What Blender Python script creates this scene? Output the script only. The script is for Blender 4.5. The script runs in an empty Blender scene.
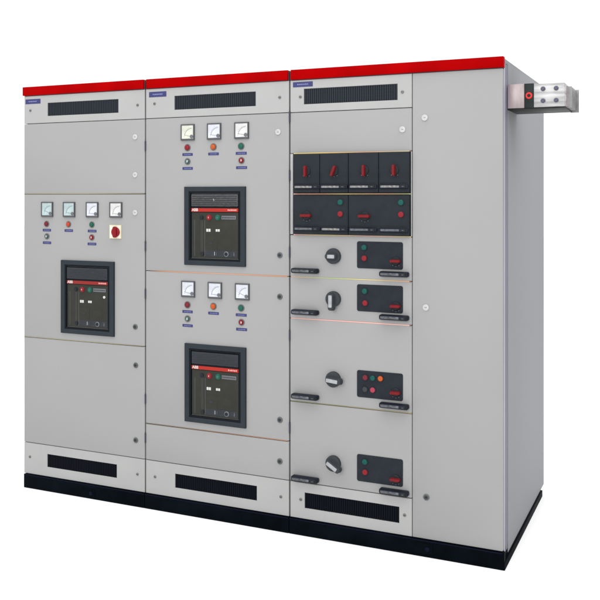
import bpy, bmesh, math, random
from mathutils import Vector, Matrix
random.seed(7)
S = bpy.context.scene
COL = S.collection

# ------------------------------------------------------------------ materials
def mat(name, rgb, rough=0.5, metal=0.0, spec=0.5, var=0.0, vscale=3.0, bump=0.0, bscale=600.0, coat=0.0,
        stretch=None):
    m = bpy.data.materials.new(name); m.use_nodes = True
    nt = m.node_tree; b = nt.nodes['Principled BSDF']
    b.inputs['Base Color'].default_value = (*rgb, 1)
    b.inputs['Roughness'].default_value = rough
    b.inputs['Metallic'].default_value = metal
    b.inputs['Specular IOR Level'].default_value = spec
    b.inputs['Coat Weight'].default_value = coat
    b.inputs['Coat Roughness'].default_value = 0.08
    tc = nt.nodes.new('ShaderNodeTexCoord')
    mp = nt.nodes.new('ShaderNodeMapping'); nt.links.new(tc.outputs['Object'], mp.inputs[0])
    if stretch: mp.inputs['Scale'].default_value = stretch
    if var:
        n = nt.nodes.new('ShaderNodeTexNoise'); n.inputs['Scale'].default_value = vscale
        n.inputs['Detail'].default_value = 6
        nt.links.new(mp.outputs[0], n.inputs['Vector'])
        r = nt.nodes.new('ShaderNodeValToRGB')
        r.color_ramp.elements[0].position = 0.3; r.color_ramp.elements[1].position = 0.7
        r.color_ramp.elements[0].color = (*[c * (1 - var) for c in rgb], 1)
        r.color_ramp.elements[1].color = (*[min(1, c * (1 + var)) for c in rgb], 1)
        nt.links.new(n.outputs['Fac'], r.inputs[0]); nt.links.new(r.outputs[0], b.inputs['Base Color'])
        q = nt.nodes.new('ShaderNodeMath'); q.operation = 'MULTIPLY_ADD'
        q.inputs[1].default_value = 0.15; q.inputs[2].default_value = rough - 0.07
        nt.links.new(n.outputs['Fac'], q.inputs[0]); nt.links.new(q.outputs[0], b.inputs['Roughness'])
    if bump:
        n2 = nt.nodes.new('ShaderNodeTexNoise'); n2.inputs['Scale'].default_value = bscale
        nt.links.new(mp.outputs[0], n2.inputs['Vector'])
        bp = nt.nodes.new('ShaderNodeBump'); bp.inputs['Strength'].default_value = bump
        bp.inputs['Distance'].default_value = 0.001
        nt.links.new(n2.outputs['Fac'], bp.inputs['Height']); nt.links.new(bp.outputs[0], b.inputs['Normal'])
    return m

def seal_mat(name, stops, span):
    """thin rubber / plated edging whose tint drifts along its length"""
    m = mat(name, stops[0][1], 0.45)
    nt = m.node_tree; b = nt.nodes['Principled BSDF']
    tc = nt.nodes.new('ShaderNodeTexCoord'); sx = nt.nodes.new('ShaderNodeSeparateXYZ')
    nt.links.new(tc.outputs['Object'], sx.inputs[0])
    d = nt.nodes.new('ShaderNodeMath'); d.operation = 'DIVIDE'; d.inputs[1].default_value = span
    nt.links.new(sx.outputs['X'], d.inputs[0])
    r = nt.nodes.new('ShaderNodeValToRGB'); cr = r.color_ramp
    cr.elements[0].position = stops[0][0]; cr.elements[0].color = (*stops[0][1], 1)
    cr.elements[1].position = stops[-1][0]; cr.elements[1].color = (*stops[-1][1], 1)
    for p, c in stops[1:-1]:
        e = cr.elements.new(p); e.color = (*c, 1)
    nt.links.new(d.outputs[0], r.inputs[0]); nt.links.new(r.outputs[0], b.inputs['Base Color'])
    return m

M = {
 'door':    mat('door_grey_powder_coat', (.243, .2440, .2430), .55, spec=.2, var=.018, vscale=2.2, bump=.12, bscale=900),
 'panel':   mat('panel_grey_powder_coat', (.292, .295, .291), .55, spec=.2, var=.03, vscale=5, bump=.12, bscale=900),
 'side': mat('side_grey_powder_coat', (.198, .200, .212), .62, spec=.12, var=.03, vscale=2.5, bump=.12, bscale=900),  # door coat darkened; part of the side's shade is in this tone
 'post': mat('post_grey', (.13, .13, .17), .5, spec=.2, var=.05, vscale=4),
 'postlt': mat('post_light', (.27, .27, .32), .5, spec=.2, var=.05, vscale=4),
 'red': mat('red_trim_paint', (.265, .0001, .0006), .55, spec=.012, var=.18, vscale=5, bump=.1, bscale=700),
 'gapdark': mat('joint_dark', (.022, .022, .035), .7),
 'greyslot': mat('lock_core_dark', (.035, .037, .04), .5, spec=.2),
 'shadowgap': mat('seal_dark_brown', (.045, .036, .026), .7, spec=.1),
 'bandprint': mat('band_print', (.55, .33, .30), .5, spec=.1),
 'endbar':  mat('busbar_end_grey', (.20, .20, .205), .45, metal=.4, var=.3, vscale=20),
 'plinth': mat('plinth_black_paint', (.0012, .0025, .0042), .6, spec=.02, var=.5, vscale=7, bump=.25, bscale=250),
 'plinthe': mat('plinth_lit_edge_navy', (.0030, .0030, .013), .5, spec=.05),
 'ventbk':  mat('vent_back_black', (.006, .007, .010), .8, spec=.1),
 'ventup': mat('vent_mesh_slate', (.016, .020, .026), .55, spec=.1),
 'ventlo': mat('vent_mesh_navy', (.0030, .0038, .0070), .55, spec=.04),
 'blue': mat('label_blue', (.030, .034, .115), .45, spec=.2, var=.15, vscale=60),
 'bluelt': mat('label_print', (.17, .18, .34), .5, spec=.2),
 'screw': mat('screw_steel', (.13, .13, .13), .4, metal=.4),
 'lockw': mat('lock_lit_white', (.41, .41, .41), .35, spec=.3),  # pale lock copy, its bright reflection put into the colour
 'lockd': mat('lock_unlit_dark', (.085, .092, .095), .42, spec=.3, metal=.15),  # dark lock copy, without the painted reflection
 'slot': mat('slot_black', (.010, .010, .010), .7, spec=.1),
 'slotolive': mat('breaker_slot_olive', (.026, .027, .024), .6, spec=.2),
 'frame': mat('breaker_frame_slate', (.020, .026, .032), .5, spec=.08, var=.08, vscale=20),
 'framein': mat('breaker_recess_black', (.0042, .0058, .0085), .5, spec=.08),
 'face': mat('breaker_face_olive', (.024, .0245, .020), .5, spec=.12, var=.1, vscale=25),
 'housing': mat('breaker_housing_grey', (.048, .048, .050), .5, spec=.2, var=.4, vscale=60, stretch=(1, 1, 4)),
 'housing2': mat('breaker_housing_dark', (.022, .025, .030), .45, spec=.15, var=.2, vscale=60, stretch=(1, 1, 4)),
 'band': mat('breaker_band_red', (.30, .020, .014), .45, spec=.12),
 'band2': mat('breaker_band_dull_red', (.19, .017, .015), .45, spec=.15),
 'print': mat('print_pale', (.50, .42, .40), .5, spec=.2),
 'greyd':   mat('plastic_mid_grey', (.085, .09, .10), .5),
 'white': mat('plastic_white', (.44, .44, .43), .4, spec=.2),
 'black': mat('plastic_black', (.010, .013, .016), .45, spec=.15),
 'slate': mat('drawer_slate_plastic', (.0155, .019, .0235), .5, spec=.07, var=.12, vscale=18, bump=.1, bscale=500),
 'slate2': mat('control_panel_slate', (.0150, .0180, .0235), .5, spec=.07, var=.12, vscale=22),
 'grip': mat('grip_silver', (.27, .28, .29), .4, spec=.3, var=.15, vscale=40),
 'hub': mat('knob_hub_grey', (.030, .034, .039), .5, spec=.15),
 'handle': mat('handle_navy_black', (.0065, .0085, .016), .45, spec=.2),
 'insert': mat('handle_insert_grey', (.07, .075, .085), .4, spec=.2, var=.6, vscale=70),
 'insertl': mat('handle_insert_pale', (.15, .15, .145), .4, spec=.2, var=.6, vscale=90),
 'redgrip': mat('grip_red', (.13, .009, .012), .45, spec=.10),
 'redbtn': mat('lens_red', (.18, .009, .015), .4, spec=.15),
 'crimson': mat('lens_crimson', (.12, .009, .018), .4, spec=.2),
 'pinkbtn': mat('lens_pink', (.28, .028, .055), .4, spec=.2),
 'orange': mat('lens_orange', (.36, .062, .010), .4, spec=.2),
 'ored': mat('lens_orange_red', (.34, .040, .018), .4, spec=.2),
 'green': mat('lens_green', (.008, .080, .055), .4, spec=.15),
 'teal': mat('lens_teal', (.003, .062, .052), .4, spec=.15),
 'dgreen':  mat('lens_dark_green', (.030, .065, .065), .3, coat=.3),
 'bezel':   mat('bezel_dark_ring', (.10, .10, .10), .35, metal=.4),
 'metfr':   mat('meter_frame', (.045, .048, .055), .45),
 'ink':     mat('dial_ink', (.17, .18, .20), .6, spec=.2),
 'plate': mat('switch_plate_cream', (.52, .46, .30), .45, spec=.2),
 'platew': mat('switch_plate_white', (.60, .56, .48), .45, spec=.2),
 'swred': mat('switch_knob_red', (.17, .004, .008), .4, spec=.15),
 'clip':    mat('clip_brown', (.12, .055, .04), .5),
 'tin': mat('busbar_tinned_copper', (.33, .33, .33), .42, spec=.3, metal=.4, var=.35, vscale=14, stretch=(.6, 1, 5)),
 'tinpink': mat('busbar_copper_tint', (.33, .275, .28), .45, spec=.3, metal=.25, var=.25, vscale=9, stretch=(3, 1, 1)),
 'insul': mat('insulator_dark_green', (.012, .017, .016), .5, spec=.15, var=.3, vscale=30),
 'under': mat('busbar_dark_bar', (.016, .018, .017), .5, spec=.15, var=.3, vscale=20),
 'bolt': mat('bolt_dark_steel', (.05, .052, .085), .4, metal=.3, spec=.3),
 'washer': mat('washer_red', (.52, .018, .018), .45, spec=.2),
 'floor':   mat('white_studio_paper', (.86, .86, .86), .9, spec=.1, var=.01, vscale=1),
}
DIAL = {  # reflections in the meter glass are put into the dial tints
 'aqua':  mat('dial_aqua_reflection', (.29, .37, .38), .25, coat=.6, var=.25, vscale=18),
 'white': mat('dial_white', (.47, .47, .465), .25, coat=.6, var=.20, vscale=18),
 'lemon': mat('dial_lemon_reflection', (.46, .475, .40), .25, coat=.6, var=.20, vscale=18),
 'ice':   mat('dial_ice_reflection', (.45, .465, .51), .25, coat=.6, var=.20, vscale=18),
}
PINK = (.48, .26, .22); YEL = (.46, .38, .15); ORG = (.44, .23, .13); GRN = (.25, .34, .14); TAN = (.27, .22, .12); BRN = (.15, .085, .05)
SEAL = {
 'tan':    seal_mat('seal_tan', [(0, (.20, .18, .12)), (.5, (.28, .25, .15)), (1, (.12, .10, .07))], .79),
 'orange': seal_mat('seal_orange', [(0, (.12, .08, .06)), (.12, (.36, .16, .08)), (.5, (.42, .22, .14)), (1, (.36, .15, .06))], .8),
 'brown':  seal_mat('seal_brown', [(0, (.07, .06, .04)), (.6, (.20, .10, .06)), (1, (.26, .13, .07))], .8),
 'olive':  seal_mat('seal_olive', [(0, (.10, .13, .05)), (.4, (.14, .12, .05)), (1, (.24, .20, .10))], .6),
 'rain1':  seal_mat('seal_yellow_orange', [(0, YEL), (.25, (.60, .42, .10)), (.6, ORG), (1, (.40, .40, .25))], .6),
 'rain2':  seal_mat('seal_orange_yellow', [(0, PINK), (.25, ORG), (.4, YEL), (.75, ORG), (1, GRN)], .6),
 'rain3':  seal_mat('seal_peach', [(0, PINK), (.3, YEL), (.6, PINK), (1, YEL)], .6),
 'rain4':  seal_mat('seal_green_yellow', [(0, (.40, .25, .18)), (.35, GRN), (.6, YEL), (1, ORG)], .6),
 'rain5':  seal_mat('seal_pink', [(0, PINK), (.6, (.66, .30, .26)), (1, (.55, .33, .28))], .6),
}

# ------------------------------------------------------------------ mesh builder
class MB:
    def __init__(self): self.bm = bmesh.new(); self.mats = []
    def mi(self, m):
        if m not in self.mats: self.mats.append(m)
        return self.mats.index(m)
    def _fin(self, faces, m):
        i = self.mi(m)
        for f in faces: f.material_index = i; f.smooth = True
    def box(self, x0, x1, y0, y1, z0, z1, m, bev=0.0, seg=2):
        t = bmesh.new(); bmesh.ops.create_cube(t, size=1)
        for v in t.verts:
            v.co = Vector(((x0 + x1) / 2 + v.co.x * (x1 - x0), (y0 + y1) / 2 + v.co.y * (y1 - y0), (z0 + z1) / 2 + v.co.z * (z1 - z0)))
        if bev: bmesh.ops.bevel(t, geom=t.edges[:], offset=bev, segments=seg, affect='EDGES', profile=.5)
        self._merge(t, m)
    def _merge(self, t, m):
        me = bpy.data.meshes.new('tmp'); t.to_mesh(me); t.free()
        n0 = len(self.bm.faces); self.bm.from_mesh(me); bpy.data.meshes.remove(me)
        self.bm.faces.ensure_lookup_table(); self._fin(self.bm.faces[n0:], m)
    def loops(self, rings, m, cap0=False, cap1=True):
        t = bmesh.new(); R = [[t.verts.new(p) for p in r] for r in rings]; n = len(R[0])
        for a, b in zip(R, R[1:]):
            for i in range(n):
                t.faces.new((a[i], a[(i + 1) % n], b[(i + 1) % n], b[i]))
        if cap1: t.faces.new(R[-1])
        if cap0: t.faces.new(R[0][::-1])
        bmesh.ops.recalc_face_normals(t, faces=t.faces[:])
        self._merge(t, m)
    def disc(self, cx, cz, prof, m, n=32, cap0=False):       # lathe about Y: prof = [(radius, y)...] back to front
        self.loops([[(cx + r * math.cos(2 * math.pi * i / n), y, cz + r * math.sin(2 * math.pi * i / n)) for i in range(n)] for r, y in prof], m, cap0)
    def rrect(self, x0, x1, z0, z1, rad, prof, m, ang=0, cen=None, cap0=False):  # rounded plate: prof = [(inset, y)...]
        rings = []
        for ins, y in prof:
            a0, a1, b0, b1 = x0 + ins, x1 - ins, z0 + ins, z1 - ins; r = max(rad - ins, .0004); p = []
            for cx, cz, s in ((a1 - r, b1 - r, 0), (a0 + r, b1 - r, 90), (a0 + r, b0 + r, 180), (a1 - r, b0 + r, 270)):
                for k in range(6):
                    t = math.radians(s + k * 18); p.append([cx + r * math.cos(t), y, cz + r * math.sin(t)])
            if ang:
                c, s_ = math.cos(ang), math.sin(ang); ox, oz = cen or (0, 0)
                p = [[ox + (q[0] - ox) * c - (q[2] - oz) * s_, q[1], oz + (q[0] - ox) * s_ + (q[2] - oz) * c] for q in p]
            rings.append(p)
        self.loops(rings, m, cap0)
    def ring(self, X0, X1, Z0, Z1, x0, x1, z0, z1, yf, yb, m, bev=.0015):  # plate with a rectangular hole
        def q(a0, a1, b0, b1, y): return [(a0, y, b0), (a1, y, b0), (a1, y, b1), (a0, y, b1)]
        e = bev
        self.loops([q(X0, X1, Z0, Z1, yb), q(X0, X1, Z0, Z1, yf + e), q(X0 + e, X1 - e, Z0 + e, Z1 - e, yf),
                    q(x0 - e, x1 + e, z0 - e, z1 + e, yf), q(x0, x1, z0, z1, yf + e), q(x0, x1, z0, z1, yb)], m, cap1=False)
    def bar(self, p, q, w, y, m, t=.0006):                    # thin inked stroke between two (x,z) points
        p = Vector(p); q = Vector(q); d = (q - p).normalized(); n = Vector((-d.y, d.x)) * w / 2
        c = [p + n, p - n, q - n, q + n]
        self.loops([[(a.x, y, a.y) for a in c], [(a.x, y - t, a.y) for a in c]], m)
    def mesh(self, name):
        me = bpy.data.meshes.new(name); self.bm.to_mesh(me); self.bm.free()
        for m in self.mats: me.materials.append(m)
        me.set_sharp_from_angle(angle=math.radians(32))
        return me

def link(name, me, parent=None, loc=(0, 0, 0), label=None):
    o = bpy.data.objects.new(name, me); COL.objects.link(o); o.location = loc
    if parent: o.parent = parent
    if label: o['label'] = label
    return o
def thing(name, label, cat, loc, group=None):
    o = bpy.data.objects.new(name, None); COL.objects.link(o); o.location = loc
    o.empty_display_size = .2; o['label'] = label; o['category'] = cat
    if group: o['group'] = group
    return o
CACHE = {}
def cached(key, fn):
    if key not in CACHE:
        b = MB(); fn(b); CACHE[key] = b.mesh(key if isinstance(key, str) else '_'.join(map(str, key)))
    return CACHE[key]

def front(x, z, d, X0=0):
    '''centre of a fitting whose face stands d metres proud, from its survey on the door plane (x is cabinet-local)'''
    return x + (3.367 - (x + X0)) * d / 3.78, z + (1.602 - z) * d / 3.78
# ------------------------------------------------------------------ small hardware (local origin on the panel face, -Y towards the viewer)
def lock(parent, x, z, white, y=0):
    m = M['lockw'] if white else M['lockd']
    def f(b):
        b.disc(0, 0, [(.0140, 0), (.0140, -.003), (.0128, -.0045), (.0095, -.005), (.0095, -.0035), (.006, -.0035)], m, 28)
        if not white: b.disc(0, 0, [(.0085, -.0034), (.0085, -.0040), (.006, -.0042)], M['greyslot'], 20)
        b.bar((-.0045, 0), (.0045, 0), .003, -.0034 - (0 if white else .0009), M['slot'] if not white else M['screw'])
    return link('lock', cached('lock_' + ('w' if white else 'd'), f), parent, (x, y, z))
def screw(parent, x, z):
    def f(b):
        b.disc(0, 0, [(.0075, 0), (.0072, -.0018), (.005, -.0035), (.003, -.0035)], M['screw'], 20)
        b.bar((-.0045, 0), (.0045, 0), .0015, -.0036, M['slot'])
    return link('screw', cached('screw', f), parent, (x, 0, z))
def label_plate(parent, x, z, w=.056, h=.0135, big=False):
    def f(b):
        b.rrect(-w / 2, w / 2, -h / 2, h / 2, .0012, [(0, 0), (0, -.001), (.0005, -.0014)], M['blue'])
        if big:
            xx = -w * .28
            while xx < w * .28:
                l = random.uniform(.004, .009); b.bar((xx, 0), (xx + l, 0), h * .22, -.0014, M['bluelt']); xx += l + .0028
        else:
            xx = -w * .30
            while xx < w * .30:
                l = random.uniform(.003, .007); b.bar((xx, 0), (xx + l, 0), h * .24, -.0014, M['bluelt']); xx += l + .003
    b = MB(); f(b)
    return link('label_plate' if not big else 'nameplate', b.mesh('label_plate'), parent, (x, 0, z))
def meter(parent, x, z, tint):
    x, z = front(x, z, .005, parent.location.x)
    def fr(b):
        b.ring(-.0390, .0390, -.0405, .0405, -.0335, .0335, -.0330, .0345, -.009, 0, M['metfr'], .0012)
        b.box(-.034, .034, -.004, -.0005, -.033, .035, M['metfr'])
    def dl(b):
        b.box(-.0333, .0333, -.0062, -.0041, -.0323, .0343, DIAL[tint])
        cx, cz = .024, -.022
        pts = [(cx + .040 * math.cos(math.radians(a)), cz + .040 * math.sin(math.radians(a))) for a in range(92, 180, 8)]
        for p, q in zip(pts, pts[1:]): b.bar(p, q, .0012, -.0063, M['ink'])
        for a in range(92, 181, 11):
            c, s = math.cos(math.radians(a)), math.sin(math.radians(a))
            b.bar((cx + .040 * c, cz + .040 * s), (cx + .046 * c, cz + .046 * s), .0012, -.0063, M['ink'])
        a = math.radians(na); b.bar((cx, cz), (cx + .043 * math.cos(a), cz + .043 * math.sin(a)), .0013, -.0070, M['ink'])
        b.disc(cx, cz, [(.009, -.0062), (.009, -.0085), (.007, -.009)], M['greyd'], 20)
    o = link('meter', cached('meter_frame', fr), parent, (x, 0, z))
    na = random.choice((176, 172, 168, 163, 158)); link('dial', cached(f'meter_dial_{tint}_{na}', dl), o)
    return o
def lamp(parent, x, z, col, highlight=False, name='pilot_light', label=None, r=.0125):
    def rg(b): b.disc(0, 0, [(r + .0035, 0), (r + .0035, -.003), (r + .002, -.0045), (r, -.0045), (r, -.002)], M['bezel'], 28)
    def ln(b):
        b.disc(0, 0, [(r - .0005, -.002), (r - .0005, -.007), (r * .8, -.0105), (r * .45, -.0122), (r * .15, -.0126)], M[col], 28)
        if highlight:  # white half-disc stands in for the highlight on the button
            n = 12; yy = -.0131
            ring = [(r * .45 * math.cos(math.radians(-90 + 180 * i / n)) + .001, yy, r * .45 * math.sin(math.radians(-90 + 180 * i / n))) for i in range(n + 1)]
            b.loops([[(p[0], -.008, p[2]) for p in ring], ring], M['white'])
    o = link(name, cached(f'lamp_ring_{r}', rg), parent, (x, 0, z), label)
    link('lens', cached(f'lamp_lens_{col}_{highlight}_{r}', ln), o)
    return o
def small_button(parent, x, z, col, label=None, r=.0115):
    def f(b): b.disc(0, 0, [(r + .0025, 0), (r + .0025, -.002), (r, -.0025)], M['black'], 26)
    def g(b): b.disc(0, 0, [(r - .0003, -.0024), (r - .0003, -.007), (r - .002, -.0085), (r * .3, -.009)], M[col], 26)
    o = link('push_button', cached(f'pb_base_{r}', f), parent, (x, 0, z), label)
    link('cap', cached(f'pb_cap_{col}_{r}', g), o)
    return o

# drawer pull: dark rounded bar, pale insert, black latch block on its right
def drawer_handle(parent, x0, z0, w=.136, h=.0235, d=.032, pale=False, y=0):
    if y == 0: x0, z0 = front(x0, z0, .016, parent.location.x)
    ins = M['insertl'] if pale else M['insert']
    key = f'pull_{w}_{h}_{d}_{pale}'
    def f(b): b.rrect(0, w, 0, h, .008, [(.001, 0), (0, -.003), (0, -d * .75), (.0035, -d)], M['handle'])
    def g(b): b.rrect(w * .07, w * .70, h * .28, h * .74, .003, [(0, -d + .0005), (0, -d - .0012)], ins)
    def l(b):
        b.rrect(w * .75, w * .93, h * .15, h * .88, .002, [(0, -d + .001), (0, -d - .003), (.001, -d - .004)], M['black'])
        b.bar((w * .80, h * .5), (w * .87, h * .5), .002, -d - .004, M['greyd'])
    o = link('drawer_handle', cached(key, f), parent, (x0, y, z0))
    link('label_insert', cached(key + 'i', g), o); link('latch', cached(key + 'l', l), o)
    return o
# small red switch lever on a black dish
def red_switch(parent, x, z, ang, y=0, L=.050, w=.0125, r=.0215, dots=True):
    def f(b):
        b.disc(0, 0, [(r, 0), (r, -.004), (r - .003, -.007), (r * .3, -.0075)], M['black'], 32)
        if dots:
            for a in (-125, -90, -55):
                c, s = math.cos(math.radians(a)), math.sin(math.radians(a))
                b.disc((r + .0045) * c, (r + .0045) * s, [(.0018, 0), (.0018, -.0006)], M['greyd'], 8)
    def g(b): b.rrect(-L / 2, L / 2, -w / 2, w / 2, w * .45, [(-.001, -.007), (0, -.010), (0, -.022), (.002, -.0245)], M['redgrip'], ang, (0, 0))
    o = link('switch_knob', cached(f'rs_{r}_{dots}', f), parent, (x, y, z))
    link('grip', cached(f'rsg_{round(ang,3)}_{L}', g), o)
    return o
# large grey operating lever
def lever(parent, x, z, ang, L=.050):
    x, z = front(x, z, .008, parent.location.x)
    def f(b): b.disc(0, 0, [(.036, 0), (.0365, -.004), (.036, -.016), (.033, -.020), (.01, -.021)], M['hub'], 44)
    def g(b): b.rrect(-.026, L, -.0130, .0130, .0105, [(-.003, -.019), (0, -.024), (0, -.043), (.003, -.047)], M['hub'], ang, (0, 0))
    def h(b): b.rrect(-.021, L - .014, -.0085, .0085, .004, [(0, -.0465), (.0003, -.049)], M['grip'], ang, (0, 0))
    o = link('rotary_handle', cached('lever_hub', f), parent, (x, 0, z))
    link('grip', cached(f'lever_grip_{ang:.3f}', g), o); link('grip_face', cached(f'lever_face_{ang:.3f}', h), o)
    return o

def text_mesh(body, size, m, bold=.0):
    cu = bpy.data.curves.new('txt', 'FONT'); cu.body = body; cu.size = size; cu.align_x = 'CENTER'; cu.align_y = 'CENTER'
    cu.extrude = .0004; cu.offset = bold
    t = bpy.data.objects.new('txt', cu); COL.objects.link(t)
    dg = bpy.context.evaluated_depsgraph_get(); dg.update()
    me = bpy.data.meshes.new_from_object(t.evaluated_get(dg)); bpy.data.objects.remove(t)
    me.transform(Matrix.Rotation(math.radians(90), 4, 'X')); me.materials.clear(); me.materials.append(m)
    return me
ABB = text_mesh('ABB', .0195, M['print'], .0006)

# air circuit breaker behind a slate window frame; local origin = frame centre
def breaker(parent, cx, cz, dull=False, glint=False, hook=True):
    cx, cz = front(cx, cz, .006, parent.location.x)
    W, H = .1725, .1955
    def fr(b): b.ring(-W, W, -H, H, -W + .027, W - .027, -H + .024, H - .024, -.013, 0, M['frame'], .002)
    def lip(b):
        b.ring(-W + .0272, W - .0272, -H + .0242, H - .0242, -W + .036, W - .038, -H + .034, H - .032, -.0095, 0, M['framein'], .001)
        b.box(-W + .037, W - .039, -.0035, -.0005, -H + .037, H - .034, M['framein'])
    o = link('circuit_breaker', cached('acb_frame', fr), parent, (cx, 0, cz))
    link('window_lip', cached('acb_lip', lip), o)
    x0, x1 = -.129, .134; DX = -.0015
    def face(b):
        b.box(x0, x1, -.0075, -.0036, -.158, .068, M['face'], .001)
        b.box(-.0765, -.0615, -.0082, -.0074, -.148, .030, M['slotolive'])
        b.box(-.0510, .0150, -.0080, -.0074, -.125, -.050, M['face'])
        for a in (-.112, -.0535):
            b.box(a, a + .0012, -.0083, -.0074, -.150, .030, M['greyd'])
        b.box(-.055, .130, -.0082, -.0074, -.1505, -.1200, M['housing2'])
        b.box(.0415, .122, -.0090, -.0074, .034, .052, M['greyd'], .0005)
        for i in range(9):
            b.box(.046 + i * .0082, .0505 + i * .0082, -.0097, -.0089, .040, .046, M['housing2'])
        b.disc(.0695, -.136, [(.0135, -.0081), (.0135, -.011), (.011, -.0125)], M['greyd'], 24)
        b.disc(.0695, -.136, [(.0085, -.0124), (.0085, -.0150)], M['black'], 20)
        b.box(.002, .0048, -.0100, -.0081, -.144, -.126, M['grip']); b.box(.014, .0155, -.0100, -.0081, -.144, -.128, M['greyd'])
        b.box(.110, .1135, -.0095, -.0081, -.144, -.128, M['greyd'])
        b.disc(-.068, -.139, [(.010, -.0083), (.010, -.0130), (.008, -.014)], M['black'], 20)
        b.box(-.030, -.010, -.0088, -.0074, -.090, -.080, M['housing2']); b.box(.045, .100, -.0080, -.0073, -.100, -.060, M['face'])
    def hous(b):
        b.box(x0, x1, -.0120, -.0036, .098, .158, M['housing' if hook else 'housing2'], .0015)
        for k in range(5): b.box(x0 + .006, x1 - .006, -.0130, -.0119, .104 + k * .0105, .1075 + k * .0105, M['housing2'])
        b.box(x0, x1, -.0085, -.0036, .0685, .0975, M['framein'])
    def hk(b):
        b.bar((-.002, .136), (.001, .125), .003, -.0130, M['grip']); b.bar((.001, .125), (.009, .132), .003, -.0130, M['greyd'])
    link('faceplate', cached('acb_face', face), o, (DX, 0, 0))
    link('housing', cached(f'acb_housing_{not hook}', hous), o, (DX, 0, 0))
    if hook: link('hook', cached('acb_hook', hk), o, (DX, 0, 0))
    def bd(b):
        b.box(x0 - .001, x1 + .001, -.0105, -.0086, .0712, .0885, M['band2' if dull else 'band'], .0004)
        xx = .078
        for k in range(6):
            w_ = (.007, .006, .007, .005, .008, .007)[k]
            b.box(xx, xx + w_ * .8, -.0110, -.0104, .0768, .0768 + (.0068, .0060, .0068)[k % 3], M['bandprint'])
            xx += w_ + .0018
    link('red_band', cached(f'acb_band_{dull}', bd), o, (DX, 0, 0))
    link('maker_lettering', ABB, o, (DX - .108, -.0111, .0800))
    for nm, px, m_ in (('stop_button', -.029, 'redbtn'), ('start_button', .0205, 'green'), ('charge_button', -.0715, 'black')):
        def f(b, m_=m_, r=.0125 if m_ != 'black' else .009):
            b.disc(0, 0, [(r + .002, 0), (r + .002, -.002), (r, -.0025), (r, -.006), (r - .002, -.0075)], M[m_], 24)
            if m_ == 'redbtn': b.bar((0, -.004), (0, .004), .003, -.0074, M['print'])
            if m_ == 'green': b.disc(0, 0, [(.0045, -.0074), (.0045, -.008)], M['dgreen'], 12)
        link(nm, cached('acb_btn_' + m_, f), o, (DX + px, -.0075, .043))
    for px, w, hh in ((-.0325, .0120, .0072), (.0200, .0115, .0060)):
        def f(b, w=w, hh=hh):
            b.box(-w, w, -.0010, 0, -hh, hh, M['white'], .0003)
            b.box(-.0013, .0013, -.0014, -.0009, -hh, hh, M['ink'])
        link('status_window', cached(f'acb_win_{w}', f), o, (DX + px, -.0075, -.0205))
    if glint:
        def f(b): b.disc(0, 0, [(.007, 0), (.007, -.004), (.003, -.0055)], M['white'], 20)  # white disc stands in for a glint on the breaker
        link('glint_dot', cached('acb_glint', f), o, (.112, -.0075, .008))
    return o

# ------------------------------------------------------------------ cabinet sheet metal
T = .019      # door thickness
def door(parent, x0, x1, z0, z1, name='door', m='door', y=0):
    b = MB(); w, h = x1 - x0, z1 - z0
    b.rrect(0, w, 0, h, .0025, [(0, T), (0, .0022), (.0007, .0006), (.0022, 0)], M[m], cap0=True)
    return link(name, b.mesh(name), parent, (x0, y, z0))
def seal(parent, x0, x1, z, key, h=.0036):
    b = MB(); h = max(h, .0042)
    if key in ('tan', 'brown', 'olive'):
        b.box(0, x1 - x0, -.0008, .012, -h * .10, h * .62, SEAL[key]); b.box(0, x1 - x0, -.0006, .012, -h * .62, -h * .12, M['shadowgap'])
    else:
        b.box(0, x1 - x0, -.0008, .012, -h / 2, h / 2, SEAL[key])
    return link('seal_strip', b.mesh('seal_strip'), parent, (x0, 0, z))
def hinge(parent, x, z):
    def f(b):
        b.disc(0, 0, [(.0001, 0)] * 2, M['gapdark'], 6) if False else None
        n = 12
        rings = [[(.0042 * math.cos(2 * math.pi * i / n), -.001 + .0042 * math.sin(2 * math.pi * i / n), zz) for i in range(n)] for zz in (-.024, -.008, -.0078, .0078, .008, .024)]
        b.loops(rings, M['gapdark'], cap0=True)
    return link('hinge', cached('hinge', f), parent, (x, 0, z))
def vent(parent, x0, x1, z0, z1, hx0, hx1, hz0, hz1, upper):
    w, h = x1 - x0, z1 - z0
    b = MB(); b.ring(0, w, 0, h, hx0 - x0, hx1 - x0, hz0 - z0, hz1 - z0, 0, T, M['panel'])
    o = link('vent_panel', b.mesh('vent_panel'), parent, (x0, 0, z0))
    g = MB(); mm = M['ventup' if upper else 'ventlo']; W = hx1 - hx0; H = hz1 - hz0
    n = round(W / .0108)
    for i in range(n):
        a = W * (i + .5) / n; g.box(a - .0041, a + .0041, .003, .006, .0005, H - .0005, mm)
    for k in (.2, .4, .6, .8): g.box(.0005, W - .0005, .0062, .0075, H * k - .002, H * k + .002, mm)
    g.box(-.008, W + .008, T + .001, T + .003, -.008, H + .008, M['ventbk'])
    link('vent_grille', g.mesh('vent_grille'), o, (hx0 - x0, 0, hz0 - z0))
    return o

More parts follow.
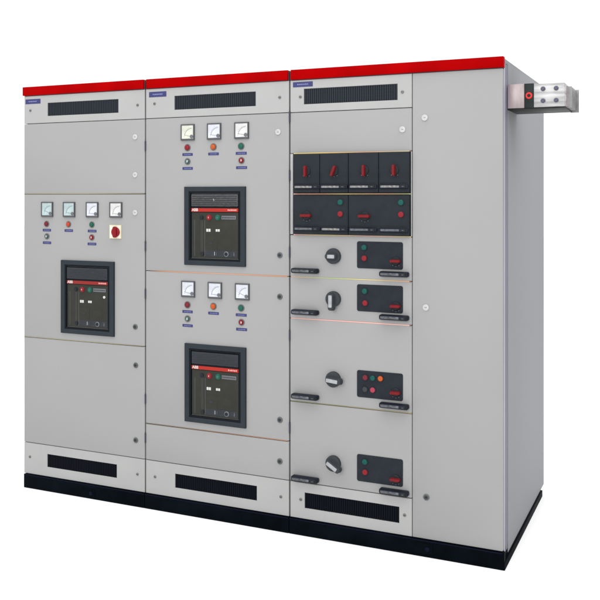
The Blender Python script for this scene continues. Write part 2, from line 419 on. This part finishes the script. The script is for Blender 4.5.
def cabinet(label, X0, X1, xin0, first=False, last=False):
    t = thing('switchgear_cabinet', label, 'electrical cabinet', (X0, 0, 0), 'switchgear cabinets bolted side by side')
    w = X1 - X0
    D = 1.10
    # carcass: dark inner shell set behind the doors
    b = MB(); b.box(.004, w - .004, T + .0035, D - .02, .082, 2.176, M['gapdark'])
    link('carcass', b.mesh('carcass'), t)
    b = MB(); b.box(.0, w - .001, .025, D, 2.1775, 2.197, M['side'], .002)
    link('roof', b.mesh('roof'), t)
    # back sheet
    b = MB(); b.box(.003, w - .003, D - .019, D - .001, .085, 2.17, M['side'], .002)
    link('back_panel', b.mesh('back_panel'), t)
    # red top trim
    b = MB(); xl = -.004 if first else .007; xr = w + .002 if last else w - .006
    b.box(xl, xr, -.008, .024, 2.1535, 2.2005, M['red'], .0015)
    link('top_trim', b.mesh('top_trim'), t)
    b = MB(); b.box(.001, w - .001, .002, .022, 2.1512, 2.1965, M['gapdark']); link('trim_backing', b.mesh('trim_backing'), t)
    # plinth
    b = MB(); a0 = .006 if first else .0005; a1 = w - .0025 if last else w - .0005
    b.box(a0, a1, -.008, 1.012, 0, .0745, M['plinth'], .0012)
    if last:
        b.box(w - .050, w + .008, -.0082, 1.0125, .0002, .0325, M['plinth'], .0008); b.box(w - .050, w + .0055, -.0083, .0165, .033, .0747, M['plinth'], .0008)
    b.box(a0 + .001, a1 - .001, -.0090, -.0075, .0695, .0738, M['plinthe'])  # light caught by the top edge, put in as a navy strip
    p = link('plinth', b.mesh('plinth'), t)
    return t, w, p
def cap(parent, x, z=.034):
    def f(b):
        b.rrect(-.045, .045, -.022, .024, .006, [(0, 0), (0, -.0015), (.002, -.0022)], M['plinth'])
        b.disc(.02, 0, [(.010, -.002), (.010, -.004), (.007, -.005)], M['plinthe'], 16)
    link('lifting_cover', cached('cover', f), parent, (x, -.008, z))

# ================================================================== cabinet on the left
A, w, pl = cabinet('left cabinet with four meters in a row, one circuit breaker and a plain lower door', 0, .7955, 0, first=True)
cap(pl, .44, .03)
v = vent(A, .001, .7925, 2.000, 2.1500, .163, .628, 2.037, 2.108, True)
label_plate(v, .062, .120, .104, .026, True); screw(v, .044, .071); screw(v, .748, .071)
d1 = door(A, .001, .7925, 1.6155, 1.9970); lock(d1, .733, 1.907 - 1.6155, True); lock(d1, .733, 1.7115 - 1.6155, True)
seal(A, .003, .790, 1.6135, 'tan', .0042)
Z = .8295; d2 = door(A, .001, .7925, Z, 1.6115)
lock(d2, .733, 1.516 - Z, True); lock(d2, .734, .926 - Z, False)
for x, tint in ((.159, 'aqua'), (.3075, 'aqua'), (.4595, 'ice'), (.6115, 'white')): meter(A, x, 1.5295, tint)
for x, c, lb in ((.158, 'crimson', 'dark red pilot light'), (.306, 'ored', 'orange red pilot light'), (.460, 'green', 'green pilot light')):
    lamp(A, x, 1.4505, c, label=lb, r=.0128); label_plate(A, x + .001, 1.4165)
for x, c, lb in ((.160, 'dgreen', 'dark green button with painted white highlight'), (.460, 'redbtn', 'red button with painted white highlight')):
    lamp(A, x, 1.383, c, True, 'push_button', lb, r=.0125); label_plate(A, x, 1.348)
def rot(b):
    b.rrect(-.037, .037, -.036, .036, .003, [(0, 0), (0, -.004), (.001, -.005)], M['plate'])
    b.rrect(-.033, .033, -.032, .032, .002, [(0, -.0049), (0, -.0056)], M['platew'])
r_ = link('rotary_switch', cached('rot_plate', rot), A, (.612, 0, 1.415))
def rk(b):
    b.disc(0, 0, [(.025, -.005), (.025, -.012), (.022, -.014), (.008, -.0145)], M['swred'], 32)
    b.rrect(-.0115, .0115, -.029, .029, .010, [(0, -.012), (0, -.020), (.003, -.023)], M['swred'])
link('knob', cached('rot_knob', rk), r_, (.005, 0, -.001))
breaker(A, .4295, 1.0615, dull=True, glint=True, hook=False)
seal(A, .003, .786, .828, 'tan', .0040)
Z = .2500; d3 = door(A, .001, .7925, Z, .8265); lock(d3, .737, .728 - Z, False); lock(d3, .737, .341 - Z, False)
v = vent(A, .001, .7925, .0780, .2465, .161, .618, .129, .199, False); screw(v, .041, .092); screw(v, .747, .088)

# ================================================================== cabinet in the middle
X = .7975
Bc, w, pl = cabinet('middle cabinet with two circuit breakers, each below a row of three meters', X, 1.6125, X)
def bx(v_): return v_ - X
v = vent(Bc, .0025, w - .0025, 2.0005, 2.1500, bx(.971), bx(1.432), 2.038, 2.108, True)
label_plate(v, bx(.869), .1205, .104, .027, True); screw(v, bx(.850), .073); screw(v, bx(1.559), .073)
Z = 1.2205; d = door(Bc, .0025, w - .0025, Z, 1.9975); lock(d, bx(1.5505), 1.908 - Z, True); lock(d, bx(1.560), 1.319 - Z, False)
hinge(Bc, 0, 1.345); hinge(Bc, 0, 1.86); hinge(Bc, 0, 1.10); hinge(Bc, 0, .56); hinge(Bc, 0, .36)
for x, tint in ((1.0485, 'lemon'), (1.2005, 'ice'), (1.3545, 'white')): meter(Bc, bx(x), 1.922, tint)
for x, tint in ((1.0510, 'ice'), (1.2050, 'ice'), (1.3580, 'ice')): meter(Bc, bx(x), 1.135, tint)
for dz, c1 in ((0, 'redbtn'), (-.789, 'crimson')):
    for x, c, lb in ((1.049, c1, 'red pilot light'), (1.1985, 'orange', 'orange pilot light'), (1.3535, 'green', 'green pilot light')):
        lamp(Bc, bx(x), 1.845 + dz, c, label=lb, r=.0138); label_plate(Bc, bx(x), 1.8105 + dz, .060)
    for x, c, lb in ((1.0495, 'dgreen', 'dark green button with painted white highlight'), (1.3555, 'redbtn', 'red button with painted white highlight')):
        lamp(Bc, bx(x), 1.7755 + dz, c, True, 'push_button', lb, r=.0128); label_plate(Bc, bx(x), 1.7405 + dz, .060)
breaker(Bc, bx(1.2045), 1.4525)
seal(Bc, .030, w - .010, 1.2190, 'orange', .0048)
Z = .4365; d = door(Bc, .0025, w - .0025, Z, 1.2175); lock(d, bx(1.560), 1.121 - Z, False); lock(d, bx(1.5605), .532 - Z, False)
breaker(Bc, bx(1.2065), .6670, hook=False)
seal(Bc, .006, w - .010, .4350, 'brown', .0046)
Z = .2500; d = door(Bc, .0025, w - .0025, Z, .4335, 'blank_panel'); lock(d, bx(1.560), .334 - Z, False)
v = vent(Bc, .0025, w - .0025, .0780, .2465, bx(.975), bx(1.438), .1275, .198, False); screw(v, bx(.853), .089); screw(v, bx(1.565), .087)

# ================================================================== cabinet on the right
X = 1.6145
Cc, w, pl = cabinet('right cabinet with dark switch drawers, tall blank door and busbar stub on its side', X, 2.6225, X, last=True)
cap(pl, bx(2.27), .036)
XR = bx(2.2165)
v = vent(Cc, .0025, XR, 1.9995, 2.1500, bx(1.6875), bx(2.149), 2.035, 2.108, True)
label_plate(v, bx(1.680), .130, .102, .024, True); screw(v, bx(1.667), .071); screw(v, bx(2.170), .070)
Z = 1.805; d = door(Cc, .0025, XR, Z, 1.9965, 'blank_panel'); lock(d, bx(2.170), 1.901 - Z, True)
# narrow grey stile either side of the dark drawers
b = MB(); b.box(.0025, .0165, 0, T, 1.4205, 1.8025, M['panel'], .001); b.box(XR - .0045, XR, 0, T, 1.4205, 1.8025, M['panel'], .0005)
link('door_stile', b.mesh('door_stile'), Cc)
# row of four small drawers
xs = [1.6395, 1.7755, 1.9180, 2.0650, 2.2110]
def dark_drawer(x0, x1, z0, z1):
    b = MB(); b.rrect(0, x1 - x0 - .0016, 0, z1 - z0, .004, [(0, T), (0, -.012), (.001, -.0145), (.003, -.0155)], M['slate'], cap0=True)
    b.rrect(.006, x1 - x0 - .0076, .044, z1 - z0 - .006, .003, [(0, -.0150), (.0008, -.0163)], M['slate'])
    return link('switch_drawer', b.mesh('switch_drawer'), Cc, (bx(x0), 0, z0))
seal(Cc, .020, XR - .006, 1.8035, 'rain1', .0036)
for i, (x0, x1) in enumerate(zip(xs, xs[1:])):
    D_ = dark_drawer(x0, x1, 1.6175, 1.8005)
    kx = (1.7070, 1.8480, 1.9970, 2.1400)[i]
    red_switch(D_, kx - x0, .1000, math.radians((90, 68, 90, 90)[i]), y=-.016)
    drawer_handle(D_, .003, .0170, .138, .0200, .018, pale=True, y=-.008)
seal(Cc, .020, XR - .006, 1.6115, 'rain2', .0050)
for i, (x0, x1) in enumerate(((xs[0], xs[2]), (xs[2], xs[4]))):
    D_ = dark_drawer(x0, x1, 1.4220, 1.6060)
    red_switch(D_, (1.7090, 1.9990)[i] - x0, .0880, 0, y=-.016, L=.054)
    for zz, c, lb in ((.1510, 'teal', 'green push button'), (.0970, 'redbtn', 'red push button')):
        o = small_button(D_, (1.8800, 2.1715)[i] - x0, zz, c, lb, r=.0130); o.location.y = -.0163
    drawer_handle(D_, .003, .0160, .138, .0200, .018, pale=False, y=-.008)
    drawer_handle(D_, (x1 - x0) / 2 + .003, .0160, .138, .0200, .018, pale=(i == 0), y=-.008)
seal(Cc, .020, XR - .004, 1.4190, 'rain3', .0040)

def unit(z0, z1, zdisc, ang, zp, zh, buttons, zk, kx=2.137):
    d = door(Cc, .0025, XR, z0, z1, 'drawer_front')
    lever(Cc, bx(1.8370), zdisc, ang, .028 if ang == math.pi else .050)
    drawer_handle(Cc, bx(1.6240), zh); drawer_handle(Cc, bx(2.0640), zh)
    def f(b): b.rrect(-.1095, .1095, -.0615, .0615, .009, [(0, 0), (0, -.003), (.0015, -.0045)], M['slate2'])
    p = link('control_panel', cached('control_panel', f), Cc, (bx(2.0655), 0, zp))
    for x, z, c, lb in buttons:
        o = small_button(p, x - 2.0655, z - zp, c, lb, r=.0125 if len(buttons) == 2 else .0120); o.location.y = -.0045
    red_switch(p, kx - 2.0655 + .006, zk - zp, 0, y=-.0045, L=.046, w=.0125, r=.0200)
    return d
GB, RB = 'green push button', 'red push button'
unit(1.2205, 1.4165, 1.3225, math.pi, 1.3325, 1.2370, [(1.992, 1.3670, 'teal', GB), (1.993, 1.3175, 'redbtn', RB)], 1.3090)
seal(Cc, .006, XR - .004, 1.2190, 'rain4', .0042)
unit(1.0240, 1.2175, 1.1230, -math.pi / 2, 1.1355, 1.0410, [(1.995, 1.1670, 'teal', GB), (1.997, 1.1130, 'redbtn', RB)], 1.1060)
seal(Cc, .006, XR - .004, 1.0225, 'rain5', .0042)
unit(.6300, 1.0210, .7490, math.radians(-6), .7415, .6420, [(1.998, .7725, 'crimson', 'dark red push button'), (2.034, .7730, 'teal', GB), (2.071, .7740, 'orange', 'orange push button'),
     (1.997, .7185, 'hub', 'black push button'), (2.034, .7190, 'pinkbtn', 'pink red push button')], .7170)
seal(Cc, .006, XR, .6285, 'olive', .0042)
unit(.2500, .6270, .3580, math.radians(-32), .3560, .2530, [(1.996, .3870, 'teal', GB), (1.997, .3400, 'redbtn', RB)], .3270)
v = vent(Cc, .0025, XR, .0780, .2465, bx(1.6915), bx(2.157), .1290, .202, False); screw(v, bx(1.669), .089); screw(v, bx(2.180), .091)
hinge(Cc, 0, 1.98); hinge(Cc, 0, 1.70); hinge(Cc, 0, 1.335); hinge(Cc, 0, .94); hinge(Cc, 0, .50)
for zz in (1.8035, 1.2190, 1.0225):
    def f(b): b.disc(0, 0, [(.0038, 0), (.0038, -.0022), (.002, -.003)], M['clip'], 14)
    link('fastener', cached('fastener', f), Cc, (bx(2.2100), 0, zz))
# tall blank door
Z = .0780; d = door(Cc, bx(2.2195), bx(2.6200), Z, 2.1500)
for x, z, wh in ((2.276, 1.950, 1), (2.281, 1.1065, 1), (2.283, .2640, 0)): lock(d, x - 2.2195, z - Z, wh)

# side of the last cabinet: corner post, groove, side sheet
b = MB()
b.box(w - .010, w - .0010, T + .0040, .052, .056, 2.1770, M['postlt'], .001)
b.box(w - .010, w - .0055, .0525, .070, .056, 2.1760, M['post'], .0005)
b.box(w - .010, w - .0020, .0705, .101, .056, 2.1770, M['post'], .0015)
b.box(w - .010, w - .0080, .1015, .108, .056, 2.1760, M['gapdark'])
link('corner_post', b.mesh('corner_post'), Cc)
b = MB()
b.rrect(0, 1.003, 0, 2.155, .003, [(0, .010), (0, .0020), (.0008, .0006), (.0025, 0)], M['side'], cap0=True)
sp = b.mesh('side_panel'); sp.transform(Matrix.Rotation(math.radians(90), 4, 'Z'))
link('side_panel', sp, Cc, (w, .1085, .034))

# busbar joint sticking out of the side, near the top
y0 = .092; xS = w
b = MB()
b.box(xS + .0005, xS + .236, y0 + .012, y0 + .060, 1.990, 2.080, M['tin'], .001)
for k in range(4):
    b.box(xS + .0005, xS + .262, y0 + .075 + k * .046, y0 + .084 + k * .046, 1.986, 2.078, M['endbar'], .0008)
B = link('busbar_joint', b.mesh('busbar_joint'), Cc)
b = MB(); b.box(xS + .0008, xS + .0725, y0 + .001, y0 + .0115, 1.985, 2.090, M['tinpink'], .001); link('cover_plate', b.mesh('cover_plate'), B)
b = MB(); b.box(xS + .113, xS + .242, y0, y0 + .0115, 1.9855, 2.0870, M['tin'], .0012); b.box(xS + .2365, xS + .243, y0 + .012, y0 + .210, 1.9875, 2.0850, M['tin'], .001)
link('clamp_plate', b.mesh('clamp_plate'), B)
b = MB(); b.box(xS + .238, xS + .274, y0 + .225, y0 + .235, 1.977, 2.079, M['endbar'], .001); b.box(xS + .2435, xS + .2475, y0 + .06, y0 + .224, 1.99, 2.078, M['tinpink'])
link('end_plate', b.mesh('end_plate'), B)
b = MB(); b.box(xS + .0728, xS + .1127, y0 - .003, y0 + .012, 1.984, 2.0900, M['insul'], .0015); b.box(xS + .0008, xS + .243, y0 + .004, y0 + .224, 1.9785, 1.9845, M['under'], .001)
b.box(xS + .080, xS + .110, y0 + .012, y0 + .22, 2.0805, 2.0900, M['insul'], .001)
i_ = link('insulator', b.mesh('insulator'), B)
b = MB(); b.disc(xS + .093, 2.037, [(.0145, y0 - .003), (.0145, y0 - .006), (.013, y0 - .007), (.0075, y0 - .007), (.0070, y0 - .0045)], M['washer'], 28); b.disc(xS + .093, 2.037, [(.0068, y0 - .004), (.0068, y0 - .0052), (.003, y0 - .0056)], M['insul'], 20); link('bolt_cap', b.mesh('bolt_cap'), B)
for px in (.152, .207):
    for pz in (2.0125, 2.064):
        def f(b):
            b.disc(0, 0, [(.0105, 0), (.0105, -.002), (.0095, -.0025)], M['screw'], 24)
            b.disc(0, 0, [(.0085, -.0022), (.0085, -.009), (.0075, -.0105), (.003, -.0105)], M['bolt'], 6)
        link('bolt', cached('hexbolt', f), B, (xS + px, y0, pz))

# ================================================================== floor, light, camera
b = MB(); b.box(-30, 32, -30, 32, -.02, 0, M['floor'])
fl = link('floor', b.mesh('floor')); fl['kind'] = 'structure'

wd = bpy.data.worlds.new('World'); S.world = wd; wd.use_nodes = True
bg = wd.node_tree.nodes['Background']; bg.inputs[0].default_value = (1, 1, 1, 1); bg.inputs[1].default_value = 1.26
def area(name, loc, target, size, power, col=(1, 1, 1)):
    l = bpy.data.lights.new(name, 'AREA'); l.shape = 'RECTANGLE'; l.size, l.size_y = size; l.energy = power; l.color = col
    o = bpy.data.objects.new(name, l); COL.objects.link(o); o.location = loc
    o.rotation_euler = (Vector(target) - Vector(loc)).to_track_quat('-Z', 'Y').to_euler()
    return o
area('overhead_floor_fill', (2.5, -.2, 5.2), (2.5, -.2, 0), (9, 8), 385)  # unseen fill, added to whiten the floor and lift contact shade
area('key_softbox', (1.2, -9.2, 4.2), (1.2, 0, 1.1), (3, 3), 290, (1, 1, 1))

cam = bpy.data.cameras.new('camera'); co = bpy.data.objects.new('camera', cam); COL.objects.link(co)
cam.sensor_width = 36; cam.lens = 52.56; cam.shift_y = -(300 - 196) / 600
cam.clip_start = .05; cam.clip_end = 200
co.location = (2.626 + .741, -3.780, 1.602)
co.rotation_euler = (math.radians(90), 0, math.atan2(.41, .912))
S.camera = co
S.render.engine = 'CYCLES'
S.view_settings.view_transform = 'Standard'; S.view_settings.look = 'None'
S.view_settings.exposure = 0; S.view_settings.gamma = 1
S.render.resolution_x = S.render.resolution_y = 1024
